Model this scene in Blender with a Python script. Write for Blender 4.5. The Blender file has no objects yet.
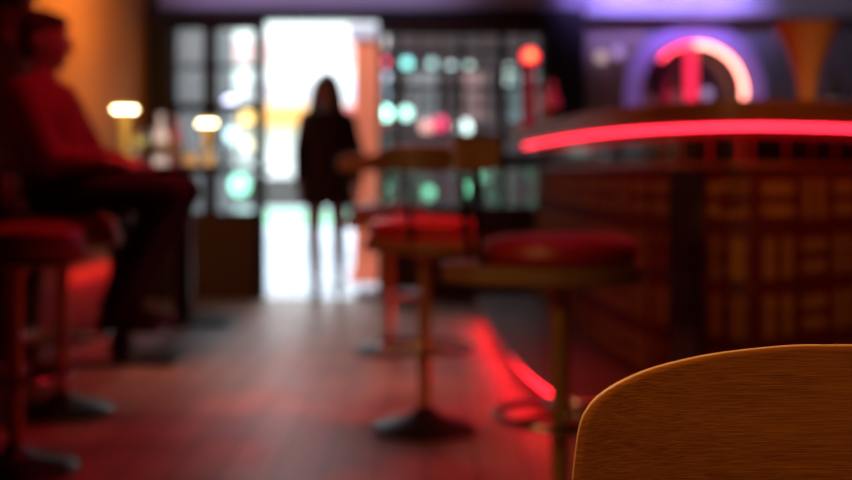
import bpy, bmesh, math, random
from mathutils import Vector, Matrix
random.seed(7)
C = bpy.context.scene.collection
PI = math.pi
F = 1100.0          # focal length in pixels of the 852 px wide frame
EYE = 0.94          # camera height
YW = 8.1            # inner face of the window wall
def at(px, py, d):  # where a photo pixel lies at distance d
    return Vector(((px - 426) / F * d, d, EYE + (172 - py) / F * d))

# ------------------------------------------------------------------ materials
def mat(name, col, rough=0.5, metal=0.0, emit=None, es=0.0, noise=0.0, nscale=8.0, bump=0.0, spec=0.5, coat=0.0, stretch=(1, 1, 1)):
    m = bpy.data.materials.new(name); m.use_nodes = True
    nt = m.node_tree; b = nt.nodes['Principled BSDF']
    b.inputs['Base Color'].default_value = (*col, 1); b.inputs['Roughness'].default_value = rough
    b.inputs['Metallic'].default_value = metal; b.inputs['Specular IOR Level'].default_value = spec
    b.inputs['Coat Weight'].default_value = coat
    if emit:
        b.inputs['Emission Color'].default_value = (*emit, 1); b.inputs['Emission Strength'].default_value = es
    if noise or bump:
        tc = nt.nodes.new('ShaderNodeTexCoord'); mp = nt.nodes.new('ShaderNodeMapping')
        mp.inputs['Scale'].default_value = stretch
        nz = nt.nodes.new('ShaderNodeTexNoise'); nz.inputs['Scale'].default_value = nscale; nz.inputs['Detail'].default_value = 6
        nt.links.new(tc.outputs['Object'], mp.inputs['Vector']); nt.links.new(mp.outputs['Vector'], nz.inputs['Vector'])
        if noise:
            r = nt.nodes.new('ShaderNodeMix'); r.data_type = 'RGBA'
            r.inputs['A'].default_value = (*[c * (1 - noise) for c in col], 1)
            r.inputs['B'].default_value = (*[min(1, c * (1 + noise)) for c in col], 1)
            nt.links.new(nz.outputs['Fac'], r.inputs['Factor']); nt.links.new(r.outputs['Result'], b.inputs['Base Color'])
        if bump:
            bp = nt.nodes.new('ShaderNodeBump'); bp.inputs['Strength'].default_value = bump; bp.inputs['Distance'].default_value = 0.01
            nt.links.new(nz.outputs['Fac'], bp.inputs['Height']); nt.links.new(bp.outputs['Normal'], b.inputs['Normal'])
    return m

def plywood(name, dark, light, rough=0.42):
    """horizontal open-pored grain running along object x"""
    m = bpy.data.materials.new(name); m.use_nodes = True
    nt = m.node_tree; b = nt.nodes['Principled BSDF']; N = nt.nodes.new; L = nt.links.new
    tc = N('ShaderNodeTexCoord')
    def layer(sx, sy, sz, scale, det):
        mp = N('ShaderNodeMapping'); mp.inputs['Scale'].default_value = (sx, sy, sz)
        nz = N('ShaderNodeTexNoise'); nz.inputs['Scale'].default_value = scale; nz.inputs['Detail'].default_value = det
        nz.inputs['Distortion'].default_value = 0.25
        L(tc.outputs['Object'], mp.inputs['Vector']); L(mp.outputs['Vector'], nz.inputs['Vector']); return nz
    big = layer(0.5, 3, 6, 6, 3); fine = layer(1, 20, 52, 16, 4); pore = layer(2.2, 40, 120, 12, 3)
    ad = N('ShaderNodeMath'); ad.operation = 'MULTIPLY_ADD'; ad.inputs[1].default_value = 0.68
    h = N('ShaderNodeMath'); h.operation = 'MULTIPLY'; h.inputs[1].default_value = 0.32
    L(big.outputs['Fac'], h.inputs[0]); L(fine.outputs['Fac'], ad.inputs[0]); L(h.outputs[0], ad.inputs[2])
    cr = N('ShaderNodeValToRGB'); cr.color_ramp.elements[0].position = 0.36; cr.color_ramp.elements[1].position = 0.64
    cr.color_ramp.elements[0].color = (*dark, 1); cr.color_ramp.elements[1].color = (*light, 1)
    L(ad.outputs[0], cr.inputs['Fac'])
    pr = N('ShaderNodeValToRGB'); pr.color_ramp.elements[0].position = 0.30; pr.color_ramp.elements[1].position = 0.46
    pr.color_ramp.elements[0].color = (0.45, 0.4, 0.35, 1); pr.color_ramp.elements[1].color = (1, 1, 1, 1)
    L(pore.outputs['Fac'], pr.inputs['Fac'])
    mx = N('ShaderNodeMix'); mx.data_type = 'RGBA'; mx.blend_type = 'MULTIPLY'; mx.inputs['Factor'].default_value = 0.8
    L(cr.outputs['Color'], mx.inputs['A']); L(pr.outputs['Color'], mx.inputs['B']); L(mx.outputs['Result'], b.inputs['Base Color'])
    bp = N('ShaderNodeBump'); bp.inputs['Strength'].default_value = 0.25; bp.inputs['Distance'].default_value = 0.002
    L(pore.outputs['Fac'], bp.inputs['Height']); L(bp.outputs['Normal'], b.inputs['Normal'])
    b.inputs['Roughness'].default_value = rough
    return m

def floor_mat():
    m = bpy.data.materials.new('worn_plank_floor'); m.use_nodes = True
    nt = m.node_tree; b = nt.nodes['Principled BSDF']; N = nt.nodes.new; L = nt.links.new
    tc = N('ShaderNodeTexCoord'); mp = N('ShaderNodeMapping'); mp.inputs['Rotation'].default_value = (0, 0, PI / 2)
    br = N('ShaderNodeTexBrick'); br.inputs['Scale'].default_value = 1.0
    br.inputs['Brick Width'].default_value = 1.3; br.inputs['Row Height'].default_value = 0.16; br.inputs['Mortar Size'].default_value = 0.004
    br.inputs['Color1'].default_value = (0.30, 0.21, 0.155, 1); br.inputs['Color2'].default_value = (0.22, 0.15, 0.11, 1); br.inputs['Mortar'].default_value = (0.04, 0.025, 0.02, 1)
    L(tc.outputs['Object'], mp.inputs['Vector']); L(mp.outputs['Vector'], br.inputs['Vector'])
    nz = N('ShaderNodeTexNoise'); nz.inputs['Scale'].default_value = 2.2; nz.inputs['Detail'].default_value = 6
    L(tc.outputs['Object'], nz.inputs['Vector'])
    cr = N('ShaderNodeValToRGB'); cr.color_ramp.elements[0].color = (0.5, 0.5, 0.5, 1); cr.color_ramp.elements[1].color = (1.25, 1.2, 1.2, 1)
    cr.color_ramp.elements[0].position = 0.35; cr.color_ramp.elements[1].position = 0.65
    L(nz.outputs['Fac'], cr.inputs['Fac'])
    mx = N('ShaderNodeMix'); mx.data_type = 'RGBA'; mx.blend_type = 'MULTIPLY'; mx.inputs['Factor'].default_value = 1
    L(br.outputs['Color'], mx.inputs['A']); L(cr.outputs['Color'], mx.inputs['B']); L(mx.outputs['Result'], b.inputs['Base Color'])
    rr = N('ShaderNodeMapRange'); rr.inputs['To Min'].default_value = 0.33; rr.inputs['To Max'].default_value = 0.55
    L(nz.outputs['Fac'], rr.inputs['Value']); L(rr.outputs['Result'], b.inputs['Roughness'])
    b.inputs['Specular IOR Level'].default_value = 0.32
    return m

def glass_pane(name='window_glass'):
    m = bpy.data.materials.new(name); m.use_nodes = True
    nt = m.node_tree; nt.nodes.remove(nt.nodes['Principled BSDF']); N = nt.nodes.new
    o = nt.nodes['Material Output']; t = N('ShaderNodeBsdfTransparent'); g = N('ShaderNodeBsdfGlossy')
    t.inputs['Color'].default_value = (0.93, 0.96, 0.95, 1); g.inputs['Roughness'].default_value = 0.02
    f = N('ShaderNodeFresnel'); f.inputs['IOR'].default_value = 1.35; mx = N('ShaderNodeMixShader')
    nt.links.new(f.outputs[0], mx.inputs[0]); nt.links.new(t.outputs[0], mx.inputs[1]); nt.links.new(g.outputs[0], mx.inputs[2])
    nt.links.new(mx.outputs[0], o.inputs['Surface'])
    return m

def clear_glass(name, col, rough=0.03):
    m = mat(name, col, rough); b = m.node_tree.nodes['Principled BSDF']
    b.inputs['Transmission Weight'].default_value = 1.0; b.inputs['IOR'].default_value = 1.4
    return m

MT = dict(
    floor=floor_mat(),
    orange=mat('warm_orange_plaster', (0.50, 0.20, 0.055), 0.75, noise=0.25, nscale=3, bump=0.1),
    dark=mat('dark_plaster', (0.035, 0.022, 0.022), 0.7, noise=0.3, nscale=4),
    brownwall=mat('dark_brown_plaster', (0.07, 0.035, 0.018), 0.7, noise=0.3, nscale=4),
    ceil=mat('dark_ceiling', (0.05, 0.035, 0.045), 0.8, noise=0.2),
    header=mat('grey_header_paint', (0.38, 0.35, 0.42), 0.6, noise=0.15, nscale=3),
    backwall=mat('grey_bar_wall', (0.24, 0.22, 0.27), 0.6, noise=0.2, nscale=3),
    taupe=mat('taupe_panel', (0.30, 0.22, 0.19), 0.45, noise=0.2, nscale=5),
    frame=mat('black_frame_paint', (0.012, 0.010, 0.012), 0.45, noise=0.2),
    glass=glass_pane(),
    ply=plywood('oak_plywood', (0.34, 0.105, 0.014), (0.55, 0.20, 0.032)),
    plyedge=mat('plywood_edge', (0.72, 0.42, 0.17), 0.4, noise=0.2, nscale=60, stretch=(1, 1, 1)),
    stoolwood=plywood('stool_plywood', (0.20, 0.085, 0.028), (0.32, 0.15, 0.05)),
    cushion=mat('red_leatherette', (0.36, 0.010, 0.014), 0.42, noise=0.15, nscale=30, bump=0.15),
    brass=mat('aged_brass', (0.50, 0.28, 0.08), 0.4, 0.5, noise=0.15, nscale=20),
    steel=mat('brushed_steel', (0.45, 0.43, 0.42), 0.25, 1.0, noise=0.1, nscale=30),
    blackmetal=mat('black_metal', (0.02, 0.018, 0.018), 0.35, 0.6, noise=0.2),
    counter=mat('stained_wood_counter', (0.21, 0.065, 0.022), 0.42, noise=0.35, nscale=5, stretch=(1, 1, 10)),
    tile=mat('oxblood_tile', (0.085, 0.009, 0.006), 0.8, noise=0.25, nscale=7, spec=.04),
    motif=mat('ochre_glaze', (0.22, 0.105, 0.024), 0.75, noise=0.25, nscale=20, spec=.05),
    grout=mat('dark_grout', (0.06, 0.007, 0.005), 0.8, noise=0.2),
    redlitgrout=mat('red_lit_grout', (0.45, 0.02, 0.02), 0.7, noise=0.2),  # red glow of the light strip put into the grout colour
    blacktile=mat('black_glazed_tile', (0.012, 0.012, 0.012), 0.18, noise=0.3, coat=0.3),
    step=mat('dark_step_stone', (0.10, 0.035, 0.03), 0.35, noise=0.25, nscale=6),
    redled=mat('red_light_tube', (0.8, 0.1, 0.15), 0.4, emit=(1.0, 0.022, 0.05), es=8.5),
    redled2=mat('deep_red_light_tube', (0.8, 0.05, 0.05), 0.4, emit=(1.0, 0.012, 0.025), es=16.0),
    neon=mat('pink_neon_tube', (0.9, 0.3, 0.3), 0.4, emit=(1.0, 0.30, 0.22), es=8.0),
    neonred=mat('red_neon_tube', (0.9, 0.1, 0.2), 0.4, emit=(1.0, 0.02, 0.08), es=1.3),
    purple=mat('purple_surround_emission', (0.30, 0.20, 0.5), 0.5, emit=(0.24, 0.13, 0.52), es=0.36),  # halo round the neon arch put in as weak emission
    niche=mat('dark_mirror_niche', (0.03, 0.022, 0.03), 0.2, noise=0.3),
    shade=mat('glowing_lamp_shade', (0.95, 0.9, 0.7), 0.5, emit=(1.0, 0.86, 0.50), es=22.0),
    lampstem=mat('brass_emissive_glow', (0.70, 0.42, 0.10), 0.35, 0.7, emit=(1.0, 0.5, 0.08), es=0.55, noise=0.15, nscale=20),  # emission stands in for lamplight falling on the brass
    tabletop=mat('black_table_top', (0.02, 0.012, 0.01), 0.22, noise=0.3),
    kick=mat('red_kick_panel', (0.34, 0.02, 0.02), 0.5, noise=0.2),
    skin=mat('skin', (0.48, 0.27, 0.19), 0.5, noise=0.12, nscale=25),
    eye=mat('eye', (0.62, 0.56, 0.52), 0.2, noise=0.05),
    iris=mat('brown_iris', (0.05, 0.025, 0.015), 0.15, noise=0.1),
    lip=mat('lips', (0.40, 0.12, 0.11), 0.45, noise=0.1),
    hair=mat('dark_hair', (0.018, 0.009, 0.007), 0.5, noise=0.5, nscale=20, bump=0.5, stretch=(8, 8, 1)),
    brownhair=mat('dark_auburn_hair', (0.05, 0.012, 0.010), 0.5, noise=0.5, nscale=20, bump=0.5, stretch=(8, 8, 1)),
    dress=mat('black_maroon_coat', (0.028, 0.008, 0.010), 0.8, noise=0.3, nscale=30, bump=0.2),
    maroon=mat('maroon_shirt', (0.24, 0.025, 0.045), 0.8, noise=0.25, nscale=20, bump=0.25),
    brownjacket=mat('brown_jacket', (0.075, 0.028, 0.018), 0.8, noise=0.25, nscale=20, bump=0.25),
    trouser=mat('black_trousers', (0.008, 0.007, 0.009), 0.85, noise=0.3, nscale=30, bump=0.2),
    shoe=mat('black_shoe_leather', (0.012, 0.010, 0.010), 0.35, noise=0.2),
    paving=mat('pale_paving', (0.62, 0.66, 0.68), 0.8, noise=0.08, nscale=2),
    grass=mat('pale_lawn', (0.30, 0.62, 0.36), 0.9, noise=0.25, nscale=4, bump=0.3),
    white=mat('white_render', (0.80, 0.80, 0.80), 0.8, noise=0.08, nscale=2),
    pinkwall=mat('pink_render', (0.75, 0.48, 0.48), 0.8, noise=0.1, nscale=2),
    bluepanel=mat('pale_blue_panel', (0.42, 0.60, 0.78), 0.6, noise=0.1),
    orangeaw=mat('orange_awning_canvas', (0.80, 0.36, 0.08), 0.8, noise=0.1),
    redaw=mat('red_awning_canvas', (0.65, 0.10, 0.10), 0.8, noise=0.1),
    shopglass=mat('shop_glass', (0.18, 0.20, 0.20), 0.1, noise=0.2),
    darkstone=mat('dark_stone', (0.06, 0.055, 0.05), 0.7, noise=0.2),
    salmon=mat('salmon_painted_pillar', (0.85, 0.19, 0.085), 0.7, noise=0.12, nscale=3),
    capital=mat('lilac_white_capital', (0.55, 0.50, 0.56), 0.7, noise=0.1),
    leaf=mat('green_leaf', (0.05, 0.20, 0.08), 0.5, noise=0.3, nscale=9),
    terracotta=mat('terracotta', (0.35, 0.13, 0.07), 0.8, noise=0.2),
    amber=mat('amber_glass', (0.60, 0.32, 0.10), 0.12, noise=0.2, nscale=4, coat=0.6),
    clear=clear_glass('clear_glass', (0.95, 0.95, 0.97)),
    globe=mat('red_glass_globe', (0.8, 0.05, 0.05), 0.2, emit=(1.0, 0.04, 0.05), es=3.5),
    bulbhot=mat('hot_orange_core', (1, 0.5, 0.1), 0.3, emit=(1.0, 0.40, 0.06), es=3.0),
    lilacbulb=mat('lilac_glow_bulb', (0.8, 0.6, 0.9), 0.3, emit=(0.55, 0.35, 0.7), es=.7),
    whiteglint=mat('soft_white_glint', (0.9, 0.8, 0.8), 0.3, emit=(1.0, 0.7, 0.68), es=.6),
    warmbulb=mat('warm_bulb', (1, 0.8, 0.4), 0.3, emit=(1.0, 0.65, 0.25), es=6.0),
    purpleled=mat('purple_light_tube', (0.5, 0.3, 0.9), 0.4, emit=(0.36, 0.24, 1.0), es=6.0),
)
def glowmat(name, col, s): return mat(name, col, 0.4, emit=col, es=s)

# ------------------------------------------------------------------ mesh builder
class MB:
    def __init__(s): s.bm = bmesh.new()
    def box(s, x0, x1, y0, y1, z0, z1):
        v = [s.bm.verts.new(p) for p in ((x0,y0,z0),(x1,y0,z0),(x1,y1,z0),(x0,y1,z0),(x0,y0,z1),(x1,y0,z1),(x1,y1,z1),(x0,y1,z1))]
        for f in ((0,3,2,1),(4,5,6,7),(0,1,5,4),(1,2,6,5),(2,3,7,6),(3,0,4,7)): s.bm.faces.new([v[i] for i in f])
        return s
    def rings(s, rings, cap=True, closed=True, loop=False):
        R = [[s.bm.verts.new(p) for p in r] for r in rings]; n = len(R[0])
        pairs = list(zip(R, R[1:])) + ([(R[-1], R[0])] if loop else [])
        for a, b in pairs:
            for i in range(n if closed else n - 1):
                j = (i + 1) % n
                s.bm.faces.new((a[i], a[j], b[j], b[i]))
        if cap and not loop:
            s.bm.faces.new(R[0][::-1]); s.bm.faces.new(R[-1])
        return s
    def lathe(s, prof, c=(0,0,0), n=32, cap=True):
        return s.rings([[(c[0]+r*math.cos(2*PI*i/n), c[1]+r*math.sin(2*PI*i/n), c[2]+z) for i in range(n)] for r, z in prof], cap)
    def tube(s, path, rad, n=12, loop=False, cap=True):
        P = [Vector(p) for p in path]; m = len(P); out = []; prev = None
        for k in range(m):
            if loop: t = (P[(k+1) % m] - P[k-1]).normalized()
            else: t = (P[min(k+1, m-1)] - P[max(k-1, 0)]).normalized()
            if prev is None:
                u = t.orthogonal().normalized()
            else:
                u = (prev - t*prev.dot(t)).normalized()
            prev = u; w = t.cross(u); r = rad[k] if isinstance(rad, (list, tuple)) else rad
            out.append([P[k] + r*(math.cos(2*PI*i/n)*u + math.sin(2*PI*i/n)*w) for i in range(n)])
        return s.rings(out, cap, loop=loop)
    def ell(s, c, r, rot=None, nu=20, nv=14):
        M = rot or Matrix.Identity(3); c = Vector(c); rr = []
        for j in range(1, nv):
            a = -PI/2 + PI*j/nv
            rr.append([c + M @ Vector((r[0]*math.cos(a)*math.cos(2*PI*i/nu), r[1]*math.cos(a)*math.sin(2*PI*i/nu), r[2]*math.sin(a))) for i in range(nu)])
        return s.rings(rr)
    def cap(s, p0, r0, p1, r1, n=14):
        """a limb section with rounded ends"""
        p0, p1 = Vector(p0), Vector(p1); t = (p1-p0); L = t.length; t.normalize()
        u = t.orthogonal().normalized(); w = t.cross(u); rr = []
        st = []
        for a in (-80, -60, -35, -12): a = math.radians(a); st.append((r0*math.sin(a), r0*math.cos(a)))
        for a in (12, 35, 60, 80): a = math.radians(a); st.append((L + r1*math.sin(a), r1*math.cos(a)))
        for d, r in st: rr.append([p0 + t*d + r*(math.cos(2*PI*i/n)*u + math.sin(2*PI*i/n)*w) for i in range(n)])
        return s.rings(rr)
    def chain(s, pts):
        for (p, r), (q, t) in zip(pts, pts[1:]): s.cap(p, r, q, t)
        return s
    def prism(s, poly, z0, z1):
        a = [s.bm.verts.new((x, y, z0)) for x, y in poly]; b = [s.bm.verts.new((x, y, z1)) for x, y in poly]; n = len(poly)
        for i in range(n): s.bm.faces.new((a[i], a[(i+1) % n], b[(i+1) % n], b[i]))
        s.bm.faces.new(a[::-1]); s.bm.faces.new(b)
        return s
    def build(s, name, m, parent=None, bevel=0, smooth=True, angle=40, voxel=0, iters=4, loc=None):
        bmesh.ops.recalc_face_normals(s.bm, faces=s.bm.faces)
        me = bpy.data.meshes.new(name); s.bm.to_mesh(me); s.bm.free()
        o = bpy.data.objects.new(name, me); C.objects.link(o)
        if voxel:
            r = o.modifiers.new('r', 'REMESH'); r.mode = 'VOXEL'; r.voxel_size = voxel
            q = o.modifiers.new('s', 'SMOOTH'); q.iterations = iters; q.factor = 0.5
            dg = bpy.context.evaluated_depsgraph_get(); dg.update()
            new = bpy.data.meshes.new_from_object(o.evaluated_get(dg)); o.modifiers.clear()
            o.data = new; bpy.data.meshes.remove(me); me = new; me.name = name
        if bevel:
            b = o.modifiers.new('bevel', 'BEVEL'); b.width = bevel; b.segments = 2; b.limit_method = 'ANGLE'; b.angle_limit = math.radians(35)
        me.materials.clear(); me.materials.append(m)
        if smooth:
            me.polygons.foreach_set('use_smooth', [True]*len(me.polygons))
            if not voxel: me.set_sharp_from_angle(angle=math.radians(angle))
        if parent: o.parent = parent
        if loc: o.location = loc
        return o

def tag(o, label=None, cat=None, group=None, kind=None):
    if label: o['label'] = label
    if cat: o['category'] = cat
    if group: o['group'] = group
    if kind: o['kind'] = kind
    return o
def thing(name, label, cat, loc=(0,0,0), rz=0, group=None):
    o = bpy.data.objects.new(name, None); C.objects.link(o); o.empty_display_size = 0.05
    o.location = loc; o.rotation_euler = (0, 0, rz)
    return tag(o, label, cat, group)
def struct(name, mb, m, parent=None, **k):
    o = mb.build(name, m, parent, **k)
    if not parent: o['kind'] = 'structure'
    return o
def children(o): return [c for c in list(bpy.data.objects) if c.parent == o]
def dup(root, loc, rz=0, label=None, group=None):
    def rec(o, par):
        c = o.copy(); C.objects.link(c); c.parent = par
        for ch in children(o): rec(ch, c)
        return c
    r = rec(root, None); r.location = loc; r.rotation_euler = (0, 0, rz)
    if label: r['label'] = label
    if group: r['group'] = group
    return r
def lamp(name, kind, loc, col, power, size=0.1, rot=None, spot=None, size_y=None, blend=0.5):
    d = bpy.data.lights.new(name, kind); d.color = col; d.energy = power
    if kind == 'AREA':
        d.size = size
        if size_y: d.shape = 'RECTANGLE'; d.size_y = size_y
    else: d.shadow_soft_size = size
    if kind == 'SPOT': d.spot_size = spot; d.spot_blend = blend
    o = bpy.data.objects.new(name, d); C.objects.link(o); o.location = loc
    if rot is not None:
        o.rotation_euler = (Vector(rot) - Vector(loc)).to_track_quat('-Z', 'Y').to_euler()
    return o

# ------------------------------------------------------------------ room shell
XL, XR, YB, ZC = -2.05, 4.2, -1.6, 2.75
struct('floor', MB().box(XL-.15, XR+.15, YB-.15, YW+.16, -0.12, 0), MT['floor'])
struct('ceiling', MB().box(XL-.15, XR+.15, YB-.15, YW+.16, ZC, ZC+.12), MT['ceil'])
struct('wall_left', MB().box(XL-.15, XL, YB-.15, YW+.16, 0, ZC), MT['orange'])
struct('wall_right', MB().box(XR, XR+.15, YB-.15, YW+.16, 0, ZC), MT['dark'])
struct('wall_back', MB().box(XL, XR, YB-.15, YB, 0, ZC), MT['dark'])
WX0, WX1 = -1.87, -1.25          # left window
DX0, DX1 = -1.20, -0.355          # door opening
RX0, RX1 = -0.335, 0.86           # right window
w = MB()
w.box(XL, WX0, YW, YW+.16, 0, ZC)                      # pier by the left wall
w.box(WX0, WX1, YW, YW+.16, 0, 0.62)
w.box(WX1, DX0, YW, YW+.16, 0, 2.08)
w.box(DX1, RX0, YW, YW+.16, 0, 2.08)
w.box(RX0, RX1, YW, YW+.16, 0, 0.66)
w.box(WX0, XR, YW, YW+.16, 2.08, ZC)
w.box(WX0, WX1, YW, YW+.16, 2.02, 2.08)
w.box(RX0, RX1, YW, YW+.16, 1.98, 2.08)
struct('wall_far', w, MT['brownwall'])
struct('trim_1', MB().box(XL, 1.16, YW-.06, YW, 2.06, 2.135), MT['frame'], bevel=.004)      # black lintel over door and windows
struct('trim_2', MB().box(XL+.1, 1.16, YW-.05, YW, 2.135, 2.40), MT['header'])
# solid wall behind the bar, with the arched niche cut in it
AX, AZ, AR = at(694, 92, YW).x, at(694, 93, YW).z, 0.385
ZN0 = 1.30                                               # sill of the niche
n = 28
arc = [(AX + AR*math.cos(PI*i/n), AZ + AR*math.sin(PI*i/n)) for i in range(n+1)]
BX0 = 0.86
bw = MB()
def slab(poly, y0, y1, mbx):
    a = [mbx.bm.verts.new((x, y0, z)) for x, z in poly]; b = [mbx.bm.verts.new((x, y1, z)) for x, z in poly]; k = len(poly)
    for i in range(k): mbx.bm.faces.new((a[i], a[(i+1) % k], b[(i+1) % k], b[i]))
    mbx.bm.faces.new(a); mbx.bm.faces.new(b[::-1])
slab([(AX+AR, ZN0)] + arc[:n//2+1] + [(AX, 2.08), (XR, 2.08), (XR, 0), (AX, 0), (AX, ZN0)], YW, YW+.16, bw)
slab([(AX, ZN0), (AX, 0), (BX0, 0), (BX0, 2.08), (AX, 2.08)] + arc[n//2:] + [(AX-AR, ZN0)], YW, YW+.16, bw)
struct('wall_bar', bw, MT['backwall'], angle=30)
struct('trim_3', MB().box(0.86, 1.16, YW-.09, YW, 0, 2.06), MT['frame'], bevel=.004)        # black column right of the window
struct('trim_4', MB().box(AX-AR-.05, AX+AR+.05, YW+.16, YW+.20, ZN0-.05, 2.1), MT['niche'])  # back of the niche
struct('trim_5', MB().box(1.16, XR, YW-.14, YW, 2.065, 2.40), MT['header'], bevel=.004)      # soffit over the back bar
struct('trim_6', MB().box(1.17, 1.62, YW-.025, YW, 0.95, 2.04), MT['taupe'], bevel=.004)     # taupe panel beside the arch
struct('baseboard_left', MB().box(XL, XL+.02, YB, YW, 0, 0.30), MT['kick'], bevel=.004)
struct('trim_7', MB().box(XL+.02, WX0, YW-.08, YW, 0, 2.06), MT['frame'], bevel=.004)

# windows and door frame
def window(name, x0, x1, z0, z1, vs, hs):
    f = MB(); t = .025
    f.box(x0, x0+t, YW+.03, YW+.11, z0, z1).box(x1-t, x1, YW+.03, YW+.11, z0, z1)
    f.box(x0+t, x1-t, YW+.03, YW+.11, z0, z0+t).box(x0+t, x1-t, YW+.03, YW+.11, z1-t, z1)
    fr = struct(name, f, MT['frame'], bevel=.003)
    g = MB()
    for v, wd in vs: g.box(v-wd/2, v+wd/2, YW+.045, YW+.095, z0+t, z1-t)
    g.build('mullion', MT['frame'], fr, bevel=.002)
    g = MB()
    for h, wd in hs: g.box(x0+t, x1-t, YW+.05, YW+.09, h-wd/2, h+wd/2)
    g.build('glazing_bar', MT['frame'], fr, bevel=.002)
    g = MB(); g.box(x0+t, x1-t, YW+.068, YW+.072, z0+t, z1-t); g.build('pane', MT['glass'], fr)
window('window_1', WX0, WX1, 0.62, 2.02, [(-1.60, .10)], [(1.42, .07), (1.72, .03), (1.05, .03)])
window('window_2', RX0, RX1, 0.66, 1.98, [(-.21, .025), (-.05, .02), (.10, .02), (.26, .04), (.42, .02), (.56, .06), (.72, .03)],
       [(1.83, .035), (1.70, .03), (1.56, .05), (1.44, .03), (1.22, .03), (1.02, .10)])
d = MB(); d.box(DX0-.05, DX0, YW-.02, YW+.16, 0, 2.06).box(DX1, DX1+.02, YW-.02, YW+.16, 0, 2.06).box(DX0-.05, DX1+.02, YW-.02, YW+.16, 2.06, 2.08)
dr = struct('door_1', d, MT['frame'], bevel=.003)
MB().box(DX0, DX1, YW, YW+.16, 0, .008).build('threshold', MT['steel'], dr)

# ------------------------------------------------------------------ street outside
struct('pavement', MB().box(-30, 30, YW+.16, 19.2, -.12, -.01), MT['paving'])
lw = MB().box(-30, 30, 19.2, 27.2, -.12, -.005).build('lawn', MT['grass']); tag(lw, 'pale green lawn strip beyond the bright pavement', 'grass', kind='stuff')
struct('far_pavement', MB().box(-30, 30, 27.2, 40, -.12, -.01), MT['paving'])
b = thing('shop_building', 'white shop front with pink upper band and coloured awnings across the street', 'building', (0, 30, 0))
MB().box(-14, 14, 0, 6, 0, 5.2).build('wall', MT['white'], b)
MB().box(-14, 14, -.12, 0, 3.9, 4.5).build('fascia_band', MT['pinkwall'], b, bevel=.02)
MB().box(-14, 14, -.25, 6, 5.2, 5.45).build('cornice', MT['capital'], b, bevel=.03)
MB().box(-14, 14, -.08, 0, 0, .8).build('plinth', MT['darkstone'], b)
for k, (x, aw) in enumerate(((-9.2, 'redaw'), (-6.3, 'bluepanel'), (-3.9, 'orangeaw'), (-1.2, 'redaw'), (1.6, 'bluepanel'), (4.6, 'orangeaw'))):
    MB().box(x-.95, x+.95, -.06, 0, .8, 2.3).build('shop_window', MT['shopglass'] if k % 2 else MT['white'], b)
    f = MB(); f.rings([[(x-1.1, 0, 2.75), (x-1.1, -.9, 2.3), (x-1.1, -.9, 2.15), (x-1.1, 0, 2.6)], [(x+1.1, 0, 2.75), (x+1.1, -.9, 2.3), (x+1.1, -.9, 2.15), (x+1.1, 0, 2.6)]])
    f.build('awning', MT[aw], b, smooth=False)
    MB().box(x-.9, x+.9, -.1, 0, 2.9, 3.4).build('sign_panel', MT['bluepanel'] if k % 2 else MT['capital'], b, bevel=.02)

p = thing('street_pillar', 'salmon orange square pillar with pale capital outside the doorway', 'pillar', (at(366, 0, 9.5).x, 9.5, -.01))
MB().box(-.10, .10, -.1, .1, 0, 2.08).build('shaft', MT['salmon'], p, bevel=.01)
MB().box(-.15, .15, -.14, .14, 2.08, 2.21).build('capital', MT['capital'], p, bevel=.015)
MB().box(-.125, .125, -.12, .12, 0, .12).build('plinth', MT['salmon'], p, bevel=.01)

sb = thing('brick_kiosk', 'dark brick kiosk with small windows behind the right window', 'building', (1.75, 11.3, -.01))
MB().box(-2.15, 2.4, 0, 2.2, 0, 3.0).build('wall', mat('dark_red_brick', (.045, .022, .022), .8, noise=.4, nscale=6), sb)
MB().box(-2.25, 2.5, -.5, 2.3, 3.0, 3.15).build('roof', MT['darkstone'], sb, bevel=.02)
for k in range(6):
    f = MB().box(-1.95+k*.52, -1.62+k*.52, -.03, 0, 1.45, 2.0).build('window_frame', MT['darkstone'], sb, bevel=.004)
    MB().box(-1.92+k*.52, -1.65+k*.52, -.036, -.029, 1.48, 1.97).build('pane', mat('dull_pane', ((.22, .20, .20), (.30, .16, .15), (.16, .20, .20))[k % 3], .3, noise=.3), f)
gb_ = thing('grey_building', 'dull grey side building behind the left pane of the left window', 'building', (-4.1, 13.2, -.01))
MB().box(-1.6, 1.28, 0, 3, 0, 4.2).build('wall', mat('grey_concrete', (.085, .08, .082), .8, noise=.3, nscale=2), gb_)
MB().box(-1.7, 1.34, -.1, 3.1, 4.2, 4.4).build('cornice', MT['darkstone'], gb_, bevel=.02)
for k in range(3): MB().box(-1.3+k*.85, -.75+k*.85, -.04, 0, 1.3, 2.3).build('shop_window', MT['shopglass'], gb_, bevel=.01)

# leafy planters under the right window, seen through its panes
def planter(x, y, label, nl, top):
    t = thing('planter', label, 'potted plant', (x, y, -.01), 0, 'potted plants outside the right window')
    MB().lathe([(.13, 0), (.19, .36), (.20, .40), (.18, .40), (.16, .34)]).build('pot', MT['terracotta'], t)
    s = MB(); l = MB(); rnd = random.Random(int(x*100))
    for i in range(nl):
        a = rnd.random()*6.28; rr = rnd.random()**.6*.22; z = rnd.uniform(.45, top)
        c = Vector((rr*math.cos(a), rr*math.sin(a), z))
        q = Matrix.Rotation(a, 3, 'Z') @ Matrix.Rotation(rnd.uniform(-.9, .5), 3, 'Y')
        u = q @ Vector((.085, 0, 0)); v = q @ Vector((0, .03, 0)); up = q @ Vector((0, 0, .012))
        vs = [l.bm.verts.new(k) for k in (c, c+u*.45+v-up, c+u, c+u*.45-v-up)]
        l.bm.faces.new(vs)
    for k in range(5):
        a = k*1.257; s.tube([(0, 0, .3), (.05*math.cos(a), .05*math.sin(a), .55), (.12*math.cos(a), .12*math.sin(a), top-.05)], [.009, .007, .003], 6)
    s.build('stem', MT['darkstone'], t); l.build('foliage', MT['leaf'], t, smooth=False)
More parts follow.
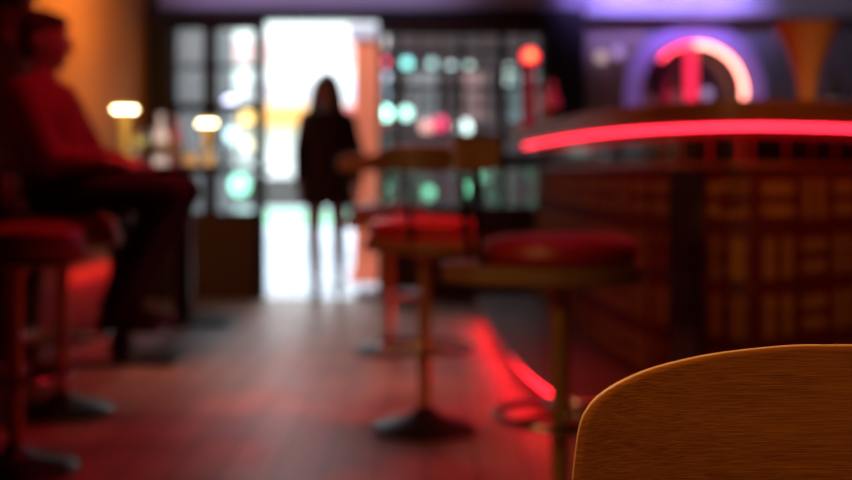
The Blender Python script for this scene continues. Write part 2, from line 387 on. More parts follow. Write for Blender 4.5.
for px, y, lab, nl, top in ((400, 8.9, 'leafy potted plant outside, beside the salmon pillar', 160, 1.0), 
                        (482, 9.2, 'bushy potted plant outside, toward the right end of the right window', 130, 1.0), (556, 9.4, 'potted plant outside, furthest from the doorway', 150, 1.05)):
    planter(at(px, 0, y).x, y, lab, nl, top)

# strings of coloured bulbs hung between two street poles, and two lit posts
def string_light(y, z, bulbs, label, x0, x1):
    t = thing('string_light', label, 'string lights', (0, y, 0), 0, 'strings of bulbs outside the windows')
    MB().tube([(x0, 0, z+.06)] + [(x0+(x1-x0)*k/12, 0, z+.06-.05*math.sin(PI*k/12)) for k in range(1, 12)] + [(x1, 0, z+.06)], .006, 6).build('cable', MT['blackmetal'], t)
    for x in (x0, x1): MB().tube([(x, 0, -.01), (x, 0, z+.12)], .02, 10).build('post', MT['blackmetal'], t)
    for px, py, col, st, r in bulbs:
        q = at(px, py, y)
        o = MB().ell((0, 0, 0), (r, r, r*1.15)).build('bulb', glowmat('glow', col, st), t, loc=(q.x, 0, q.z))
        MB().tube([(0, 0, r), (0, 0, max(r+.02, z+.04-q.z))], .008, 8).build('socket', MT['blackmetal'], o)
string_light(10.0, 2.02, [(385, 62, (1, .05, .15), 3, .03), (386, 76, (.55, .55, .7), 1.5, .03), (407, 64, (.25, .75, .7), 2.2, .045), (432, 64, (.5, .75, .7), 1.0, .035), (451, 67, (.6, .75, .7), 1.0, .035),
    (469, 67, (.5, .7, .6), 1.0, .035), (508, 70, (.6, .7, .6), 1.2, .04), (505, 82, (.6, .7, .6), .9, .04), (540, 75, (.6, .6, .6), .8, .03)], 'upper string of small coloured bulbs behind the right window', -.30, 1.25)
string_light(10.4, 1.62, [(385, 113, (.45, 1, .8), 7, .055), (406, 113, (.5, .9, .75), 3, .05), (440, 124, (1, .04, .15), 1.5, .06), (464, 128, (.85, 1, .95), 2.6, .065), (426, 128, (.9, .4, .35), .8, .06),
    (480, 178, (.3, .9, .5), 1.2, .05), (384, 186, (.5, 1, .75), 3.0, .045), (384, 198, (.4, .8, .5), 1.2, .04), (470, 190, (.25, .9, .5), 2.5, .06), (429, 193, (.2, .7, .4), 1.0, .05)], 'lower string of larger green and white bulbs behind the right window', -.28, 1.2)
string_light(10.8, 1.75, [(230, 104, (.8, .7, 1), 3.5, .06), (248, 116, (1, .6, .2), 2.5, .06), (248, 145, (1, .85, .5), 1.5, .05), (240, 185, (.35, 1, .65), 1.6, .09), (232, 135, (.6, .9, .9), 1.4, .06)], 'string of lilac, amber and green bulbs behind the left window', -2.6, -1.66)

# ------------------------------------------------------------------ the bar
def spline(P, step=.03):
    P = [Vector((*p, 0)) for p in P]; out = []
    for i in range(len(P)-1):
        p0, p1, p2, p3 = P[max(i-1, 0)], P[i], P[i+1], P[min(i+2, len(P)-1)]
        m = max(2, int((p2-p1).length/step))
        for k in range(m):
            t = k/m
            out.append(.5*((2*p1)+(p2-p0)*t+(2*p0-5*p1+4*p2-p3)*t*t+(3*p1-p0-3*p2+p3)*t**3))
    out.append(P[-1]); return out
def resample(P, step):
    L = [0]
    for a, b in zip(P, P[1:]): L.append(L[-1]+(b-a).length)
    m = max(2, int(L[-1]/step)); out = []; j = 0
    for k in range(m+1):
        s = L[-1]*k/m
        while j < len(L)-2 and L[j+1] < s: j += 1
        t = (s-L[j])/max(1e-9, L[j+1]-L[j]); out.append(P[j].lerp(P[j+1], min(1, t)))
    return out
EDGE = resample(spline([(.535, 7.0), (.54, 6.16), (.575, 5.0), (.64, 4.25), (.76, 3.76), (.98, 3.50), (1.24, 3.54), (1.50, 3.72), (2.0, 4.12), (2.7, 4.70), (3.3, 5.2)]), .03)
def normals(P):
    N = []
    for i in range(len(P)):
        t = (P[min(i+1, len(P)-1)]-P[max(i-1, 0)]).normalized(); N.append(Vector((-t.y, t.x, 0)))
    return N
def offset(P, d): return [p+n_*d for p, n_ in zip(P, normals(P))]
def ribbon(P, N, prof):
    """sweep a closed profile [(inward offset, z)] along the plan curve"""
    return MB().rings([[(p.x+n_.x*o, p.y+n_.y*o, z) for o, z in prof] for p, n_ in zip(P, N)])
NE = normals(EDGE)
ZT, ZL = 1.172, 1.085
bar = thing('bar_counter', 'curved bar counter with wooden edge, red light strip and tiled front', 'bar counter', (1.3, 5.2, 0))
def bb(mb, name, m, par=None, **k):
    for v in mb.bm.verts: v.co -= Vector((1.3, 5.2, 0))
    return mb.build(name, m, par or bar, **k)
inner = [(3.55, 5.9), (2.6, 5.15), (1.75, 4.45), (1.42, 4.42), (1.25, 4.75), (1.2, 5.4), (1.17, 7.0)]
top = MB().prism([(p.x, p.y) for p in offset(EDGE, .0)] + inner, ZT-.045, ZT); bmesh.ops.triangulate(top.bm, faces=[f for f in top.bm.faces if len(f.verts) > 4])
bb(top, 'countertop', MT['counter'], smooth=False)
bb(ribbon(EDGE, NE, [(.004, ZL+.02), (.004, ZT-.047), (.05, ZT-.047), (.05, ZL+.02)]), 'edge_fascia', MT['counter'])
LED = [p+n_*.02 for p, n_ in zip(EDGE, NE) if p.y < 6.25]
bb(MB().tube([(p.x, p.y, ZL) for p in LED], .0055, 10), 'light_strip', MT['redled'])
BODY = resample(offset(EDGE, .17), .02); NB = normals(BODY)
bb(ribbon(BODY, NB, [(0, .10), (0, .955), (.12, .955), (.12, .0)]), 'front_panel', MT['grout'])
bb(ribbon(BODY, NB, [(-.004, .96), (-.004, ZT-.05), (.10, ZT-.05), (.10, .96)]), 'under_panel', MT['redlitgrout'])
# fitted pieces: where along the curve the pilaster stands
S = [0]
for a, b_ in zip(BODY, BODY[1:]): S.append(S[-1]+(b_-a).length)
def px_of(p): return 426+F*p.x/p.y
front = [i for i, p in enumerate(BODY) if p.y < 4.3]
ip = min(front, key=lambda i: abs(px_of(BODY[i])-688))
def at_s(s):
    s = max(0, min(S[-1]-1e-6, s)); j = 0
    while S[j+1] < s: j += 1
    t = (s-S[j])/(S[j+1]-S[j]); return BODY[j].lerp(BODY[j+1], t), NB[j].lerp(NB[j+1], t).normalized()
def plate(mb, s0, s1, z0, z1, out, poly=None):
    """a raised plate following the front; poly = outline in 0..1 (u, v)"""
    poly = poly or [(0, 0), (.5, 0), (1, 0), (1, 1), (.5, 1), (0, 1)]
    A, B = [], []
    for u, v in poly:
        p, n_ = at_s(s0+(s1-s0)*u); z = z0+(z1-z0)*v
        A.append(mb.bm.verts.new((p.x-n_.x*out, p.y-n_.y*out, z))); B.append(mb.bm.verts.new((p.x+n_.x*.004, p.y+n_.y*.004, z)))
    k = len(A); mb.bm.faces.new(A); mb.bm.faces.new(B[::-1])
    for i in range(k): mb.bm.faces.new((A[i], A[(i+1) % k], B[(i+1) % k], B[i]))
sp = S[ip]; PW = .078; T = .192
pl = MB(); plate(pl, sp-PW, sp+PW, .10, .955, .02); bb(pl, 'pilaster', MT['blacktile'], bevel=.003)
band = MB()
Hn = [(0, .1), (.12, .35), (.24, .05), (.38, .3), (.5, 0), (.62, .3), (.76, .05), (.88, .35), (1, .1), (1, .8), (.85, 1), (.15, 1), (0, .8)]
Hs = [(u, 1-v) for u, v in Hn][::-1]
Vw = [(.2, 0), (.8, 0), (1, .2), (.85, .5), (1, .8), (.8, 1), (.2, 1), (0, .8), (.12, .5), (0, .2)]
for cols in ([(sp+PW+.004+T*k, k) for k in range(int((S[-1]-sp-PW)/T)-1)], [(sp-PW-.004-T*(k+1), k) for k in range(int((sp-PW)/T))]):
  tiles, motifs = MB(), MB()
  for s0, k in cols:
    for r in range(5):
        z1 = .944-r*.196; z0 = z1-.194
        if z0 < .1: z0 = .105
        if z1-z0 < .08: continue
        plate(tiles, s0+.001, s0+T-.001, z0+.001, z1-.001, .006)
        horiz = (r == 0) != (k % 3 == 2)
        if k % 3 == 2 and r == 0: horiz = False
        m = .026
        if horiz:
            zc = (z0+z1)/2
            plate(motifs, s0+m, s0+T-m, zc+.014, min(z1-.02, zc+.066), .011, Hs); plate(motifs, s0+m, s0+T-m, max(z0+.02, zc-.066), zc-.014, .011, Hn)
        else:
            sc = s0+T/2
            plate(motifs, sc-.066, sc-.014, z0+m, z1-m, .011, Vw); plate(motifs, sc+.014, sc+.066, z0+m, z1-m, .011, Vw)
  tp = bb(tiles, 'tile_panel', MT['tile'], smooth=False); bb(motifs, 'tile_motif', MT['motif'], tp, smooth=False)
s0 = .02
while s0 < S[-1]-.15:
    plate(band, s0, s0+.120, .975, 1.055, .012); s0 += .143
bb(band, 'tile_band', MT['blacktile'], smooth=False)
bb(ribbon(BODY, NB, [(-.02, .955), (-.02, .972), (.02, .972), (.02, .955)]), 'ledge', MT['counter'])
# lit step that runs round the foot of the bar
STEP = resample(offset(EDGE, -.22), .04); NS = normals(STEP)
STEP = [Vector((p.x, p.y, 0)) for p in STEP]
bb(ribbon(STEP, NS, [(0, .135), (0, .16), (.40, .16), (.40, .135)]), 'foot_step', MT['step'])
bb(ribbon(STEP, NS, [(.05, 0), (.05, .136), (.38, .136), (.38, 0)]), 'step_riser', MT['kick'])
bb(MB().tube([(p.x+n_.x*.028, p.y+n_.y*.028, .118) for p, n_ in zip(STEP, NS) if p.y > 4.05 and p.x < 1], .012, 8), 'step_light', MT['redled2'])

# ------------------------------------------------------------------ bar stools
def make_stool(label, rz_seat):
    t = thing('bar_stool', label, 'bar stool', (0, 0, 0), 0, 'brass-legged bar stools')
    MB().lathe([(.19, 0), (.195, .012), (.16, .03), (.07, .05), (.035, .075), (.024, .09)]).build('base', MT['blackmetal'], t)
    MB().lathe([(.024, .085), (.024, .60), (.034, .62), (.05, .655)], n=20).build('pole', MT['brass'], t)
    fr = MB().tube([(.17*math.cos(2*PI*k/36), .17*math.sin(2*PI*k/36), .30) for k in range(36)], .011, 10, loop=True)
    for a in (0, 2*PI/3, 4*PI/3): fr.tube([(.02*math.cos(a), .02*math.sin(a), .30), (.165*math.cos(a), .165*math.sin(a), .30)], .008, 8)
    fr.build('foot_ring', MT['steel'], t)
    # seat plate with a tab at the back (local +y) that carries the rods
    out = [(.222*math.cos(2*PI*k/48), .222*math.sin(2*PI*k/48)) for k in range(48)]
    out = [(x, y if y < .12 else .12+(y-.12)*1.9) for x, y in out]
    MB().prism(out, .655, .705).build('seat', MT['stoolwood'], t, bevel=.008)
    MB().lathe([(.17, .705), (.200, .709), (.210, .728), (.202, .756), (.17, .770), (.09, .777), (.02, .779)], n=40).build('cushion', MT['cushion'], t)
    for s in (-1, 1):
        MB().tube([(s*.10, .22, .69), (s*.105, .235, .80), (s*.12, .245, .98)], .009, 10).build('back_rod', MT['blackmetal'], t)
    g = MB(); R = .27
    ang = [math.radians(a) for a in range(38, 143, 7)]
    rr = []
    for a in ang:
        e = abs(a-PI/2)/math.radians(52); h = .045*(1-.35*e**4)
        c, s_ = math.cos(a), math.sin(a); q = []
        for r, z in ((R, .985-h), (R+.016, .985-h), (R+.016, .985+h), (R, .985+h)): q.append((r*c*.92, r*s_, z))
        rr.append(q)
    g.rings(rr); g.build('backrest', MT['stoolwood'], t, bevel=.004)
    return t
def look(dx, dy): return math.atan2(dy, dx)+PI/2        # rotation that faces a -y-facing thing toward (dx, dy)
def on_floor(px, d): q = at(px, 172, d); return (q.x, d, 0)
s1 = make_stool('bar stool nearest the bar corner, its wooden backrest turned to the aisle', 0)
s1.location = on_floor(560, 2.9); s1.rotation_euler.z = look(1, .12)
dup(s1, on_floor(425, 4.02), look(-.22, 1), 'second bar stool along the bar, standing clear in the aisle')
dup(s1, on_floor(389, 5.75), look(.5, 1), 'farthest bar stool along the bar, toward the doorway')
P2 = (-1.29, 3.45, 0); P1 = (-1.42, 4.30, 0)
dup(s1, P2, look(1, .1), 'empty bar stool at the left edge, nearest the camera on the left')
dup(s1, P1, look(1, -.05), 'bar stool under the seated person in the maroon shirt')

# ------------------------------------------------------------------ foreground plywood chair
D0 = .906; G = F/D0
ch = thing('plywood_chair', 'oak plywood chair back close in the foreground, sharp and lit warm', 'chair', (at(829, 0, D0).x, D0, 0))
half = [(0, 344.6), (25, 344.6), (50, 346), (90, 350), (130, 356), (175, 367), (205, 379), (225, 390.5), (239, 403), (246.5, 415), (251, 430), (254.5, 455), (257, 480), (259, 520), (259, 560), (254, 590), (240, 612), (215, 624), (180, 628), (90, 628), (0, 628)]
def zpx(py): return EYE+(172-py)/G
CX = at(829, 0, D0).x
def fit(a, py, sgn):        # photo outline point -> point on the curved shell
    x, z = sgn*a/G, zpx(py)
    for _ in range(8):
        d = D0-.55*x*x+.10*max(0, zpx(480)-z)
        x = (829-a-426)/F*d-CX; z = EYE+(172-py)/F*d
    return x, z
left_ = [fit(a, y, -1) for a, y in half]
outl = left_ + [(-x, z) for x, z in left_[-2:0:-1]]
# densify
def dens(P, step=.006):
    out = []
    for i in range(len(P)):
        p0, p1, p2, p3 = (Vector((*P[(i+j) % len(P)], 0)) for j in (-1, 0, 1, 2))
        m = max(1, int((p2-p1).length/step))
        for k in range(m):
            t = k/m; q = .5*((2*p1)+(p2-p0)*t+(2*p0-5*p1+4*p2-p3)*t*t+(3*p1-p0-3*p2+p3)*t**3); out.append((q.x, q.y))
    return out
ol = dens(outl)
TH = .0085
def bend(x, z, y): return y-.55*(x*x)+.10*max(0, (zpx(480)-z))     # wraps round the sitter's back (sitter faces +y: ends come forward)
bk = MB(); zc = (zpx(344.6)+zpx(628))/2
Rg = []
for y, sc in ((-TH/2, None), (TH/2, None)):
    layers = []
    for f in (.04, .15, .3, .45, .6, .75, .88, .96):
        layers.append([((x*f), bend(x*f, zc+(z-zc)*f, y), zc+(z-zc)*f) for x, z in ol])
    Rg.append(layers)
edge_b = [[], []]
rim = .0022
def rimring(k, y): return [(x*k, bend(x*k, zc+(z-zc)*k, y), zc+(z-zc)*k) for x, z in ol]
seq = Rg[0] + [rimring(.992, -TH/2), rimring(.9975, -TH/2+.001), rimring(1, -TH/2+.003), rimring(1, TH/2-.003), rimring(.9975, TH/2-.001), rimring(.992, TH/2)] + Rg[1][::-1]
bk.rings(seq)
o = bk.build('backrest', MT['ply'], ch, angle=60)
o.data.materials.append(MT['plyedge'])
nl, L0 = len(ol), len(Rg[0])
for pi_, f in enumerate(o.data.polygons):
    r_ = pi_//nl
    if L0+1 <= r_ < L0+4: f.material_index = 1
st = MB(); rr = []
for y in (.012, .05, .12, .22, .32, .39, .42):
    hw = .205 if y < .3 else .205-.05*((y-.3)/.12)**2
    rr.append([(-hw, y, .455), (-hw*.5, y, .445), (0, y, .442), (hw*.5, y, .445), (hw, y, .455), (hw, y, .467), (hw*.5, y, .457), (0, y, .454), (-hw*.5, y, .457), (-hw, y, .467)])
st.rings(rr); st.build('seat', MT['ply'], ch, bevel=.003)
for s in (-1, 1):
    MB().tube([(s*.12, .10, .44), (s*.13, .03, .44), (s*.135, .008, .50), (s*.135, -.004, .60)], .010, 10).build('back_bracket', MT['blackmetal'], ch)
    MB().tube([(s*.17, .03, .448), (s*.20, -.03, 0)], [.012, .010], 10).build('leg', MT['blackmetal'], ch)
    MB().tube([(s*.17, .36, .448), (s*.20, .42, 0)], [.012, .010], 10).build('leg', MT['blackmetal'], ch)

# ------------------------------------------------------------------ high table on the left and what stands on it
TZ = .972
tb = thing('high_table', 'long black high table along the orange wall', 'table', (-1.52, 6.2, 0))
MB().box(-.52, .50, -.98, 1.0, TZ-.045, TZ).build('tabletop', MT['tabletop'], tb, bevel=.006)
for y in (-.7, .7):
    MB().box(-.05, .05, y-.05, y+.05, .03, TZ-.045).build('leg', MT['frame'], tb, bevel=.004)
    MB().box(-.30, .30, y-.2, y+.2, 0, .03).build('foot_plate', MT['blackmetal'], tb, bevel=.006)
def table_lamp(px, d, label):
    q = at(px, 0, d)
    t = thing('table_lamp', label, 'table lamp', (q.x, d, TZ), 0, 'cordless lamps on the high table')
    MB().lathe([(.050, 0), (.052, .008), (.046, .014), (.012, .02), (.011, .03)]).build('base', MT['lampstem'], t)
    MB().lathe([(.011, .025), (.014, .10), (.022, .20), (.032, .270)], n=20).build('stem', MT['lampstem'], t)
    MB().lathe([(.030, .281), (.060, .281), (.058, .287), (.045, .298), (.015, .304)]).build('lamp_shade', MT['lampstem'], t)
    MB().lathe([(.020, .270), (.050, .270), (.054, .274), (.054, .2805), (.020, .2808)]).build('diffuser', MT['shade'], t)
table_lamp(125, 5.42, 'glowing mushroom table lamp nearer the seated people, taller in the photo')
table_lamp(207, 6.95, 'glowing mushroom table lamp farther along, at the window end of the table')
def glassware(px, d, kind, label, col=None, glow=0):
    q = at(px, 0, d)
    t = thing('drinking_glass' if kind != 'bottle' else 'bottle', label, 'glass' if kind != 'bottle' else 'bottle', (q.x, d, TZ), 0, 'drinks on the high table')
    if kind == 'tumbler':
        MB().lathe([(.032, 0), (.040, .10), (.037, .10), (.030, .012), (.004, .010)]).build('bowl', MT['clear'], t)
        MB().lathe([(.004, .013), (.029, .013), (.034, .072), (.004, .073)]).build('drink', col, t)
    elif kind == 'wine':
        MB().lathe([(.036, 0), (.034, .004), (.006, .010), (.005, .085), (.024, .105), (.040, .14), (.040, .17), (.033, .205), (.031, .205), (.037, .17), (.036, .142), (.02, .112), (.003, .10)]).build('bowl', MT['clear'], t)
        MB().lathe([(.004, .112), (.020, .115), (.034, .142), (.035, .158), (.004, .159)]).build('drink', col, t)
    else:
        MB().lathe([(.036, 0), (.038, .01), (.038, .15), (.030, .185), (.014, .205), (.013, .26), (.016, .262), (.016, .275), (.012, .276)]).build('body', col, t)
        MB().lathe([(.0385, .05), (.0388, .052), (.0388, .12), (.0385, .122)], cap=False).build('paper_label', MT['white'], t)
beer = mat('golden_beer', (.75, .55, .1), .2, emit=(1, .75, .15), es=.55)  # weak emission here and below stands in for lamplight in drinks and bottles
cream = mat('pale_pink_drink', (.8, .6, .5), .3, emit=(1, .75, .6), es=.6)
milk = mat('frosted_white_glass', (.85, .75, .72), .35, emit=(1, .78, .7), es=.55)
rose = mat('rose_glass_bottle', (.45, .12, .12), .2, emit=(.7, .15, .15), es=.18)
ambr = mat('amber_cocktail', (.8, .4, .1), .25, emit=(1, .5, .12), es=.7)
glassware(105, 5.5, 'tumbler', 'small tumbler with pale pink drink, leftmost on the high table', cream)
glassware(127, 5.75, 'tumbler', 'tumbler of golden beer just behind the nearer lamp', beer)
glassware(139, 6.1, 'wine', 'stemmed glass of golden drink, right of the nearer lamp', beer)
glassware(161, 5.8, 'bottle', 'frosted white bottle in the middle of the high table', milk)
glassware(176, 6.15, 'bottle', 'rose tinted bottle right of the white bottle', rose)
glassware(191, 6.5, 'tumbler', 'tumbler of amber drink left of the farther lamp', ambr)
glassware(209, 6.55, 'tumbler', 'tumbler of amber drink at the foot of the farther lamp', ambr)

# ------------------------------------------------------------------ bar-top and back-bar things
a = thing('neon_arch', 'pink neon arch in a purple surround on the bar wall', 'neon light', (AX, YW, AZ))
NR = at(742, 0, YW).x-AX; m_ = 40
pth = [(NR*math.cos(t), -.05, NR*math.sin(t)) for t in [math.radians(-0+(152)*k/m_) for k in range(m_+1)]]
MB().tube([(NR, -.05, -.10)] + pth[:25], .014, 14).build('neon_tube', MT['neon'], a)
MB().tube(pth[24:37], .014, 14).build('neon_tube', mat('dim_red_neon', (.8, .1, .15), .4, emit=(1, .05, .09), es=5.0), a)['label'] = 'dimmer red neon tube'
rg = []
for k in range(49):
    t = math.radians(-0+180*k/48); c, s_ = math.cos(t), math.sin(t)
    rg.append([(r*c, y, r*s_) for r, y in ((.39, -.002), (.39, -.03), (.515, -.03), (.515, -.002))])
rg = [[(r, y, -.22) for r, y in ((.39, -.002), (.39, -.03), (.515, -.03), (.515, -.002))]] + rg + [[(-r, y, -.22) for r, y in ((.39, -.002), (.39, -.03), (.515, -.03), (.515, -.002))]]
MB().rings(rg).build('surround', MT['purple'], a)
for t in (20, 70, 120):
    t = math.radians(t); MB().tube([(NR*math.cos(t), -.05, NR*math.sin(t)), (1.12*NR*math.cos(t), -.025, 1.12*NR*math.sin(t))], .008, 8).build('clip', MT['blackmetal'], a)
bb_ = thing('back_bar', 'dark back bar cabinet under the neon arch', 'cabinet', (2.3, 7.75, 0))
MB().box(-1.1, 1.6, -.28, .34, 0, 1.24).build('carcass', MT['frame'], bb_)
MB().box(-1.13, 1.63, -.31, .345, 1.24, 1.28).build('worktop', MT['counter'], bb_, bevel=.005)
for k in range(4):
    dd = MB().box(-1.08+k*.67, -.43+k*.67, -.30, -.281, .10, 1.20).build('door', MT['brownwall'], bb_, bevel=.004)
    MB().tube([(-.50+k*.67, -.325, .75), (-.50+k*.67, -.325, .90)], .008, 8).build('handle', MT['brass'], dd)
rn = thing('red_neon_bar', 'upright red neon tube inside the arch', 'neon light', (at(691, 0, 7.95).x, 7.95, 1.28))
MB().tube([(0, 0, .02), (0, 0, .56)], .045, 14).build('tube', MT['neonred'], rn)
MB().lathe([(.08, 0), (.08, .02), (.05, .03)]).build('base', MT['blackmetal'], rn)
def back_bottle(px, d, h, m, label, r=.038):
    q = at(px, 0, d); t = thing('bottle', label, 'bottle', (q.x, d, 1.28), 0, 'bottles on the back bar')
    MB().lathe([(r*.95, 0), (r, .01), (r, h*.58), (r*.8, h*.70), (r*.36, h*.78), (r*.33, h*.95), (r*.42, h*.955), (r*.42, h), (r*.2, h)]).build('body', m, t)
    MB().lathe([(r*1.01, h*.18), (r*1.02, h*.2), (r*1.02, h*.45), (r*1.01, h*.47)], cap=False).build('paper_label', MT['white'], t)
red_ = mat('red_bottle_glass', (.5, .03, .06), .2, emit=(.9, .03, .08), es=.25, noise=.1)  # glow of the red and pink bottle glass put in as weak emission
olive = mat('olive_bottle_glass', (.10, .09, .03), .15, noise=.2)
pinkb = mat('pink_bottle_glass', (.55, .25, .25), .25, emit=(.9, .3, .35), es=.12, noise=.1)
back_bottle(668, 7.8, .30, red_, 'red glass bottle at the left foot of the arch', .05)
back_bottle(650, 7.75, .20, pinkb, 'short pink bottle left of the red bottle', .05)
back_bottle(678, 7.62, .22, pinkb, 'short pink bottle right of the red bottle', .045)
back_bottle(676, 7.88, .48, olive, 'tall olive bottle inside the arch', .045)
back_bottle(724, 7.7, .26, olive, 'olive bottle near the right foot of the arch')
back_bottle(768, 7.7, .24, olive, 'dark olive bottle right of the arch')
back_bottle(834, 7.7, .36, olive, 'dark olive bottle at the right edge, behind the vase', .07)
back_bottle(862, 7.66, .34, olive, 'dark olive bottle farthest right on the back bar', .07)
gb = thing('globe_light', 'small lilac globe light under the arch', 'lamp', (at(707, 0, 7.6).x, 7.6, 1.28))
MB().lathe([(.045, 0), (.045, .015), (.02, .03), (.02, .17)]).build('base', MT['blackmetal'], gb)
MB().ell((0, 0, .20), (.04, .04, .04)).build('globe', MT['lilacbulb'], gb)
for px, py, c, lab in ((601, 57, 'whiteglint', 'pinkish glowing globe standing for a reflected light on the taupe panel, left one'), (618, 53, 'lilacbulb', 'lilac glowing globe standing for a reflected light on the taupe panel, right one')):
    q = at(px, py, 8.0); t = thing('reflection_globe', lab, 'wall lamp', (q.x, 8.075, q.z), 0, 'reflection globes beside the arch')  # glowing globes added in place of bright dots reflected in the panel
    MB().tube([(0, 0, 0), (0, -.045, 0)], .018, 10).build('bracket', MT['blackmetal'], t)
    MB().ell((0, -.08, 0), (.042, .042, .042)).build('globe', MT[c], t)
sl = thing('soffit_spotlight', 'small bluish downlight on the soffit above the amber vase', 'lamp', (at(793, 22, 7.93).x, 7.93, 2.06))
MB().lathe([(.05, -.05), (.055, 0), (.05, .004)]).build('housing', MT['steel'], sl)
MB().lathe([(.04, -.056), (.045, -.049)]).build('lens', mat('bluish_lens', (.6, .6, 1), .3, emit=(.45, .42, 1), es=3.0), sl)
v = thing('glass_vase', 'tall flared amber glass vase standing on the bar', 'vase', (at(807, 0, 4.15).x, 4.15, ZT))
MB().lathe([(.060, 0), (.058, .012), (.030, .03), (.034, .08), (.050, .16), (.085, .25), (.122, .325), (.118, .325), (.08, .25), (.045, .16), (.02, .10), (.004, .09)]).build('bowl', MT['amber'], v)
rl = thing('red_globe_lamp', 'glowing red globe lamp on a red stem on the far end of the bar', 'table lamp', (at(530, 0, 5.95).x+.14, 5.95, ZT))
rl.location.x = at(530, 0, 5.95).x
MB().lathe([(.07, 0), (.07, .02), (.04, .03), (.032, .06), (.030, .32), (.04, .36)]).build('stem', mat('red_lacquer_stem', (.5, .02, .03), .3, emit=(1, .03, .06), es=.12), rl)  # stem glow put in as weak emission
MB().ell((0, 0, .395), (.044, .044, .040)).build('globe', MT['globe'], rl)
MB().ell((0, -.033, .395), (.018, .020, .020)).build('core', MT['bulbhot'], rl)
def bar_bottle(px, d, h, m, lab):
    q = at(px, 0, d); t = thing('bottle', lab, 'bottle', (q.x, d, ZT), 0, 'bottles on the bar end')
    r = .04; MB().lathe([(r*.95, 0), (r, .01), (r, h*.58), (r*.8, h*.70), (r*.36, h*.78), (r*.33, h), (r*.2, h)]).build('body', m, t)
    MB().lathe([(r*1.01, h*.18), (r*1.02, h*.2), (r*1.02, h*.45), (r*1.01, h*.47)], cap=False).build('paper_label', MT['white'], t)
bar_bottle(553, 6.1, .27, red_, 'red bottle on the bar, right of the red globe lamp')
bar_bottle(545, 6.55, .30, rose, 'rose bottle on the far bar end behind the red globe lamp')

# ------------------------------------------------------------------ people
def hand(mb, w, d, n_, side, k=1.0, curl=.5):
    """w wrist, d finger direction, n_ palm normal, side = thumb direction"""
    w, d, n_, side = Vector(w), Vector(d).normalized(), Vector(n_).normalized(), Vector(side).normalized()
    kn = []
    mb.cap(w, .024*k, w+d*.05*k, .026*k)
    for i, off in enumerate((.030, .010, -.010, -.029)):
        base = w+d*(.082-.004*abs(i-1))*k+side*off*k
        mb.cap(w+d*.02*k+side*off*.6*k, .015*k, base, .0115*k)
        L = (.075, .085, .078, .062)[i]*k; ca = curl*(1+.12*i); sp_ = side*(off*.18)
        a1 = (d+sp_*6/ k*.16+n_*.25*ca).normalized(); a2 = (d+n_*1.0*ca).normalized(); a3 = (d+n_*2.0*ca).normalized()
        p1 = base+a1*L*.45; p2 = p1+a2*L*.32; p3 = p2+a3*L*.23
        mb.chain([(base, .0098*k), (p1, .0092*k), (p2, .0084*k), (p3, .0072*k)])
    b0 = w+d*.025*k+side*.022*k; b1 = b0+(d*.6+side*.9+n_*.25).normalized()*.042*k; b2 = b1+(d*1+side*.35+n_*.35).normalized()*.032*k; b3 = b2+(d*1+n_*.4).normalized()*.024*k
    mb.chain([(b0, .016*k), (b1, .0125*k), (b2, .0105*k), (b3, .0085*k)])

def head(mb, c, R, s=1.0):
    """skull, jaw, nose, ears in a frame R whose -y is the face; c = centre of the head"""
    c = Vector(c); q = lambda x, y, z: c+R@Vector((x*s, y*s, z*s))
    mb.ell(q(0, .012, .028), (.074*s, .092*s, .085*s), R); mb.ell(q(0, -.022, -.03), (.060*s, .066*s, .080*s), R)
    mb.ell(q(0, -.060, -.085), (.026*s, .026*s, .022*s), R)
    mb.cap(q(0, -.086, .010), .009*s, q(0, -.104, -.026), .013*s); mb.cap(q(-.014, -.088, -.028), .009*s, q(.014, -.088, -.028), .009*s)
    mb.cap(q(-.04, -.074, .024), .009*s, q(.04, -.074, .024), .009*s)
    for e in (-1, 1):
        mb.ell(q(e*.076, .012, -.008), (.010*s, .020*s, .032*s), R); mb.cap(q(e*.042, -.062, -.018), .016*s, q(e*.036, -.064, -.03), .014*s)
def face(par, c, R, s=1.0):
    c = Vector(c); q = lambda x, y, z: c+R@Vector((x*s, y*s, z*s))
    for e in (-1, 1):
        e_ = MB().ell(q(e*.031, -.084, .004), (.0125*s, .0085*s, .0062*s), R, 12, 8).build('eye', MT['eye'], par)
        MB().ell(q(e*.031, -.0915, .004), (.0052*s, .0022*s, .0052*s), R, 10, 6).build('iris', MT['iris'], e_)
    MB().ell(q(0, -.087, -.058), (.024*s, .008*s, .008*s), R, 14, 8).build('mouth', MT['lip'], par)

